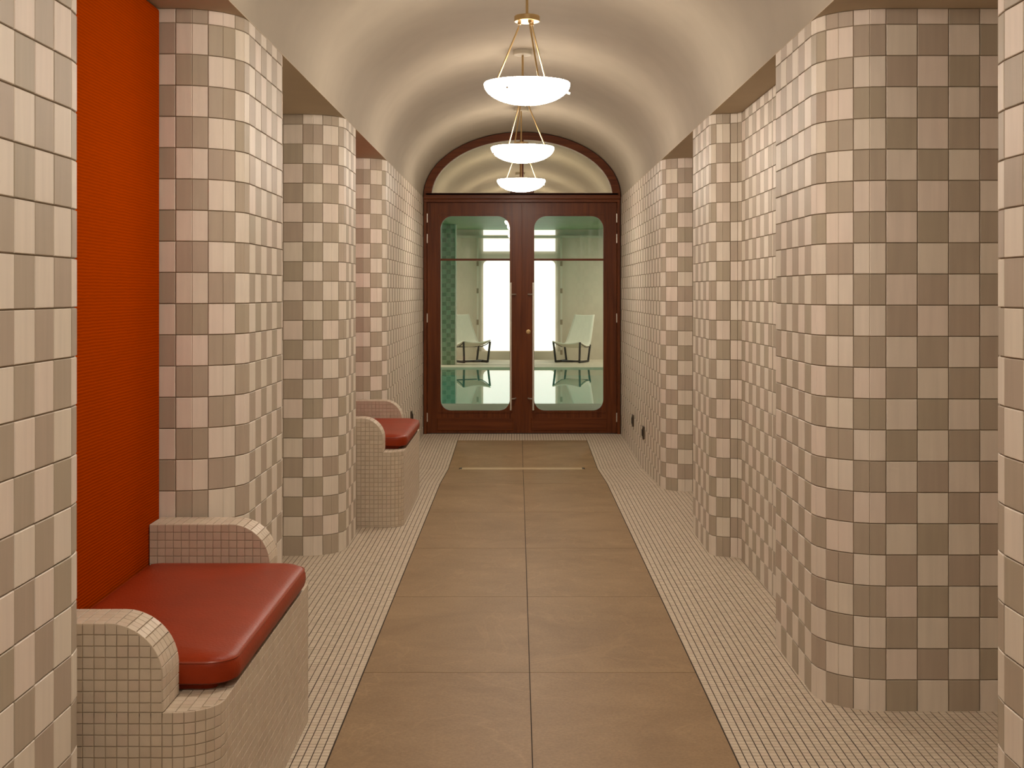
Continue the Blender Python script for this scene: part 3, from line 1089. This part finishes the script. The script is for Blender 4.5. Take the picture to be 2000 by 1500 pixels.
# leaves
for s in (-1, 1):
    e0, e1 = 0.0015, HW - 0.033                       # meeting edge, hinge edge (distance from the centre)
    g0, g1 = 0.118, e1 - 0.128                       # glass opening
    gz0, gz1 = zx(802), zx(422)
    X = lambda a, b: (s * a, s * b) if s > 0 else (s * b, s * a)
    lo_, hi_ = X(e0, e1)
    a_, b_ = X(g0, g1)
    bm = bmesh.new()
    bm_ring(bm, [(lo_, 0.006), (hi_, 0.006), (hi_, zb0 - 0.003), (lo_, zb0 - 0.003)], rrect(a_, b_, gz0, gz1, 0.105, 0.118, 10), 0.0, 0.045)
    leaf = bmobj('door_leaf', bm, M_woodv, D)
    m1 = 0.032
    bm = bmesh.new()
    o4 = [(a_ - m1, gz0 - .02), (b_ + m1, gz0 - .02), (b_ + m1, gz1 + m1 * .8), (a_ - m1, gz1 + m1 * .8)]
    i4 = [(a_ - m1 + .012, gz0 - .008), (b_ + m1 - .012, gz0 - .008), (b_ + m1 - .012, gz1 + m1 * .8 - .012), (a_ - m1 + .012, gz1 + m1 * .8 - .012)]
    bm_ring(bm, o4, i4, -0.007, 0.004)
    bmobj('moulding', bm, M_woodv, leaf)
    bm = bmesh.new(); bm_box(bm, a_ - m1, b_ + m1, -0.006, 0.004, 0.03, zx(816), 0.004, 1)
    bmobj('bottom_rail', bm, M_woodh, leaf)
    bm = bmesh.new(); bm_box(bm, a_ - 0.01, b_ + 0.01, 0.006, 0.040, zx(509), zx(505), 0.002, 1)
    bmobj('glazing_bar', bm, M_woodh, leaf)
    for za, zb in ((gz0 - 0.01, zx(508)), (zx(506), gz1 + 0.01)):
        bm = bmesh.new(); bm_box(bm, a_ - 0.01, b_ + 0.01, 0.020, 0.026, za, zb)
        bmobj('pane', bm, M_glass, leaf)
    # pull bar
    hx = s * 0.108
    bm = bmesh.new(); bm_tube(bm, [(hx, -0.07, zx(800)), (hx, -0.07, zx(552))], 0.0095, 14)
    for zz in (zx(778), zx(575)):
        bm_tube(bm, [(hx, -0.07, zz), (s * 0.075, -0.04, zz), (s * 0.06, 0.002, zz)], 0.007, 8)
    bmobj('pull_handle', bm, M_steel, leaf, smooth=True)
    for yp in (426, 466, 621, 815):
        bm = bmesh.new(); bm_tube(bm, [(s * (e1 + 0.002), -0.008, zx(yp) - 0.043), (s * (e1 + 0.002), -0.008, zx(yp) + 0.043)], 0.0085, 10)
        bmobj('hinge', bm, M_steel, leaf, smooth=True)
    if s > 0:
        t_ = bmesh.new()
        bm_lathe(t_, [(0, 0.012), (0.010, 0.012), (0.012, 0.008), (0.021, 0.007), (0.023, 0.004), (0.023, -0.002), (0, -0.002)], 28)
        for v in t_.verts: v.co = Vector((0.062 + v.co.x, -v.co.z, zx(648) + v.co.y))
        bmobj('lock_cylinder', t_, M_brass, leaf, smooth=True)
# astragal between the leaves
bm = bmesh.new(); bm_box(bm, -0.007, 0.007, -0.007, -0.0005, 0.008, zb0 - 0.004, 0.002, 1)
bmobj('meeting_bead', bm, M_woodv, D)

# ------------------------------------------------------------------ sockets low on the side walls
def outlet(x, y, z, nx, label):
    t = empty('wall_outlet', (x, y, z))
    tag(t, label, 'outlet', 'bronze sockets low on the far walls')
    bm = bmesh.new(); bm_box(bm, min(0, nx * 0.014), max(0, nx * 0.014), -0.042, 0.042, -0.05, 0.05, 0.003, 2)
    pl = bmobj('cover_plate', bm, M_plate, t)
    bm = bmesh.new(); bm_box(bm, min(nx * 0.012, nx * 0.019), max(nx * 0.012, nx * 0.019), -0.024, 0.024, -0.026, 0.026, 0.003, 2)
    bmobj('socket_face', bm, M_dark, t)
    for sz in (-0.042, 0.042):
        bm = bmesh.new(); bm_tube(bm, [(nx * 0.013, 0, sz), (nx * 0.0165, 0, sz)], 0.004, 8); bmobj('screw', bm, M_steel, t)


outlet(XR, 11.28, 0.262, -1, 'small bronze socket on the right wall, the one closer to the doors')
outlet(XR, 10.34, 0.258, -1, 'small bronze socket on the right wall, the one farther from the doors')
outlet(XL, 11.2, 0.30, 1, 'small bronze socket on the left wall just beyond the far bench')

# ------------------------------------------------------------------ pool room beyond the doors
PY0, PY1, PX, PZ = DOOR_Y + 0.1, 26.8, 6.0, 2.655
WY0, WY1 = 16.1, 24.0
tag(box('wall_back', -PX, PX, PY1, PY1 + 0.2, -0.05, PZ, M_pwall), 'grey beige wall at the far end of the pool room', kind='structure')
for s, nm, lb in ((-1, 'wall_left', 'left side wall of the pool room'), (1, 'wall_right', 'right side wall of the pool room')):
    tag(box(nm, s * PX - (0.2 if s < 0 else 0), s * PX + (0.2 if s > 0 else 0), PY0, PY1, -0.05, PZ, M_pwall), lb, kind='structure')
tag(box('wall_middle', -PX, CX - HW - 0.003, PY0 - 0.04, PY0 + 0.1, -0.1, 3.2, M_pwall), 'partition left of the wooden doors, seen from the pool side', kind='structure')
tag(box('wall_middle', CX + HW + 0.003, PX, PY0 - 0.04, PY0 + 0.1, -0.1, 3.2, M_pwall), 'partition right of the wooden doors, seen from the pool side', kind='structure')
tag(box('wall_middle', CX - HW - 0.003, CX + HW + 0.003, PY0 - 0.02, PY0 + 0.1, 2.30, 3.2, M_dark), 'dark lintel behind the arched transom', kind='structure')
tag(box('ceiling', -PX, PX, PY0, PY1 + 0.2, PZ, PZ + 0.15, M_pceil), 'green tiled ceiling of the pool room', kind='structure')
tag(box('floor', -PX, PX, PY0 - 0.005, WY0, -0.15, 0.0, M_pdeck), 'pale stone deck on the near side of the pool', kind='structure')
tag(box('floor', -PX, PX, WY1, PY1, -0.15, 0.0, M_pdeck), 'pale stone deck on the far side of the pool', kind='structure')
# basin: floor, ends and a lighter step near the far end
pool = empty('pool_basin', (0, (WY0 + WY1) / 2, -1.4))
tag(pool, 'sunken pool basin lined in teal tile', 'pool', kind='structure')
hy = (WY1 - WY0) / 2
bm = bmesh.new(); bm_box(bm, -PX, PX, -hy, hy, -0.1, 0.0); bmobj('basin_floor', bm, M_basin, pool)
bm = bmesh.new(); bm_box(bm, -PX, PX, -hy - 0.1, -hy, 0, 1.25); bmobj('basin_wall', bm, M_basin, pool)
bm = bmesh.new(); bm_box(bm, -PX, PX, hy, hy + 0.1, 0, 1.25); bmobj('basin_wall', bm, M_basin, pool)
M_water = pane_mat('pool_water', (0.62, 0.93, 0.88, 1), 1.33, rough=0.006)
wt = obj('pool_water', [(-PX, WY0, -0.025), (PX, WY0, -0.025), (PX, WY1, -0.025), (-PX, WY1, -0.025)], [(0, 1, 2, 3)], M_water)
tag(wt, 'still teal pool water mirroring the lit panel and chairs', 'water', kind='stuff')
# backlit panel with a frame, transom window and cornice light
XP0, XP1 = (944 - VPX) / FPX * PY1, (1084.5 - VPX) / FPX * PY1
zp = lambda yp: CAMZ - (yp - VPY) / FPX * PY1
lp = empty('wall_light', ((XP0 + XP1) / 2, PY1, 0))
tag(lp, 'tall glowing white panel with rounded corners between the lounge chairs', 'wall light')
hw = (XP1 - XP0) / 2
bm = bmesh.new(); bm_prism(bm, rrect(-hw, hw, zp(685), zp(509), 0.10, 0.10, 6), 'y', -0.055, -0.003); bmobj('glowing_face', bm, M_panel, lp)
lw = empty('light_box', ((XP0 + XP1) / 2, PY1, 0))
tag(lw, 'wide glowing white window above the tall light panel', 'light box')
bm = bmesh.new(); bm_box(bm, -hw, hw, -0.05, 0.0, zp(491), zp(466)); bmobj('glowing_face', bm, M_panel, lw)
ls = empty('cornice_light', ((XP0 + XP1) / 2, PY1, 0))
tag(ls, 'thin glowing strip under the green ceiling of the pool room', 'light strip')
bm = bmesh.new(); bm_box(bm, -hw, hw, -0.06, 0.0, zp(459), zp(449.5)); bmobj('glowing_face', bm, M_panel, ls)
tag(box('trim_1', -PX, PX, PY1 - 0.04, PY1, zp(465), zp(460), M_trimw), 'narrow cornice moulding on the pool room wall', kind='structure')
for i, (xa, xb) in enumerate(((931.5, 934.5), (1094.5, 1098))):
    a, b = (xa - VPX) / FPX * PY1, (xb - VPX) / FPX * PY1
    tr = tag(box('trim_%d' % (i + 2), a, b, PY1 - 0.05, PY1, 0, zp(465), M_trimw), ('left' if i == 0 else 'right') + ' upright pale strip flanking the glowing panel', kind='structure')
    for yp in (515, 568, 629, 688):
        bm = bmesh.new(); bm_box(bm, a - 0.006, b + 0.004, PY1 - 0.062, PY1 - 0.045, zp(yp) - 0.05, zp(yp) + 0.05); bmobj('hinge', bm, M_bronze, tr)
tag(box('baseboard_back', XP0 - .15, XP1 + .15, PY1 - 0.06, PY1, 0.0, zp(686), M_pwall), 'low plinth under the glowing panel', kind='structure')
# green checked column
CY = 24.75
cxa, cxb = (863.5 - VPX) / FPX * CY, (888.5 - VPX) / FPX * CY
gc = box('column_1', cxa, cxb, CY + 0.006, CY + 0.26, 0, PZ, M_trimw)
tag(gc, 'green checked tile column beside the left lounge chair', kind='structure')
gp = Pieces([M_gl, M_gd], 'tile')
gw = (cxb - cxa) / 3
for r in range(31):
    for k in range(3):
        z = (r + .5) * PZ / 31
        c = (cxa + gw * (k + .5), CY, z)
        gp.add(c, (1, 0, 0), (0, 0, 1), (0, -1, 0), gw - 0.004, PZ / 31 - 0.004, 0.008, 0.001, (r + k) % 2, 100)
gp.finish(gc)
for nm, a, b in (('trim_4', cxa - 0.05, cxa - 0.002), ('trim_5', cxb + 0.002, cxb + 0.022)):
    tag(box(nm, a, b, CY - 0.004, CY + 0.26, 0, PZ, M_trimw), 'pale corner strip on the ' + ('left' if a < cxa else 'right') + ' of the green column', kind='structure')


def lounge_chair(x, y, rz, mirror, label):
    t = empty('lounge_chair', (x, y, 0), rz)
    tag(t, label, 'lounge chair', 'white sling chairs by the pool')
    mm = -1 if mirror else 1
    # sling: v runs from the front edge to the top of the back; local +y is the back
    key = [(0.0, 0.425, 0.30), (0.12, 0.385, 0.30), (0.30, 0.335, 0.295), (0.42, 0.335, 0.285), (0.50, 0.40, 0.275), (0.62, 0.62, 0.25), (0.74, 0.86, 0.225), (0.775, 0.93, 0.22)]
    nu = 10
    V, F = [], []
    pts = []
    for i in range(len(key) - 1):
        for k in range(4):
            t0 = k / 4
            pts.append(tuple(key[i][j] + (key[i + 1][j] - key[i][j]) * t0 for j in range(3)))
    pts.append(key[-1])
    for i, (py, pz, hw_) in enumerate(pts):
        f = i / (len(pts) - 1)
        sag = 0.030 * (1 - f) + 0.012
        for k in range(nu + 1):
            u = k / nu * 2 - 1
            V.append((mm * u * hw_, py, pz - sag * (1 - u * u)))
    for i in range(len(pts) - 1):
        for k in range(nu):
            a = i * (nu + 1) + k
            F.append((a, a + 1, a + nu + 2, a + nu + 1))
    o = obj('sling', V, F, M_sling, t, smooth=True)
    md = o.modifiers.new('thick', 'SOLIDIFY'); md.thickness = 0.022
    def bar(name, ps_, r=0.016):
        bm = bmesh.new(); bm_tube(bm, [(mm * p[0], p[1], p[2]) for p in ps_], r, 8); bmobj(name, bm, M_black, t, smooth=True)
    for s in (-1, 1):
        bar('leg', [(s * 0.292, 0.012, 0.408), (s * 0.26, 0.05, 0.016)], 0.021)
        bar('leg', [(s * 0.285, 0.46, 0.345), (s * 0.24, 0.46, 0.016)], 0.021)
        bar('floor_bar', [(s * 0.26, 0.04, 0.022), (s * 0.24, 0.47, 0.022)], 0.022)
        bar('side_rail', [(s * 0.290, 0.012, 0.404), (s * 0.276, 0.15, 0.345), (s * 0.268, 0.32, 0.300), (s * 0.264, 0.45, 0.312)], 0.009)
    bar('cross_bar', [(-0.25, 0.25, 0.022), (0.25, 0.25, 0.022)], 0.020)
    bar('back_post', [(-0.24, 0.46, 0.30), (0.24, 0.46, 0.30)], 0.012)
    return t


CHY = 25.45
lounge_chair((1106 - VPX) / FPX * CHY, CHY, -math.radians(30), False, 'white sling lounge chair right of the glowing panel')
lounge_chair((932 - VPX) / FPX * CHY, CHY, math.radians(30), True, 'white sling lounge chair left of the glowing panel, partly behind the green column')

# added fill lamps to brighten the pool room, dressed as ceiling downlights
for i, (x, y) in enumerate(((-3, 25.0), (3, 25.0), (-2.2, 20), (2.2, 20))):
    l = bpy.data.lights.new('pool_fill_light', 'AREA')
    l.shape = 'DISK'; l.size = 0.5; l.energy = POOL_W / 4; l.color = (1.0, 0.93, 0.80)
    t = empty('added_downlight', (x, y, PZ))
    tag(t, 'added fill downlight, unseen, in the green pool room ceiling, ' + ('left' if x < 0 else 'right') + (' over the far deck' if y > 24 else ' over the water'), 'downlight', 'added fill lamps over the pool')
    bm = bmesh.new(); bm_lathe(bm, [(0.255, -0.001), (0.285, -0.001), (0.285, -0.022), (0.255, -0.03), (0.255, -0.001)], 32); bmobj('trim_ring', bm, M_steel, t, smooth=True)
    bm = bmesh.new(); bm_lathe(bm, [(0, -0.001), (0.25, -0.001), (0.25, -0.012), (0, -0.012)], 32); bmobj('lens', bm, M_panel, t)
    link(bpy.data.objects.new('pool_fill_light', l), t).location = (0, 0, -0.03)

# added unseen lamps below the waterline to brighten the teal basin
for x in (-2.6, 0.0, 2.6):
    t = empty('added_pool_lamp', (x, WY0, -0.7))
    tag(t, 'added unseen fill lamp under water at the near basin wall ' + ('on the left' if x < 0 else 'on the right' if x > 0 else 'in the middle'), 'pool lamp', 'added fill lamps in the pool water')
    bm = bmesh.new(); bm_lathe(bm, [(0, 0.03), (0.085, 0.03), (0.1, 0.02), (0.1, 0.0), (0, 0.0)], 24)
    for v in bm.verts: v.co = Vector((v.co.x, v.co.z + 0.002, v.co.y))
    bmobj('lens', bm, M_steel, t, smooth=True)
    l = bpy.data.lights.new('basin_fill_light', 'POINT')
    l.energy = 45; l.color = (0.9, 1.0, 0.92); l.shadow_soft_size = 0.06
    link(bpy.data.objects.new('basin_fill_light', l), t).location = (0, 0.12, 0)
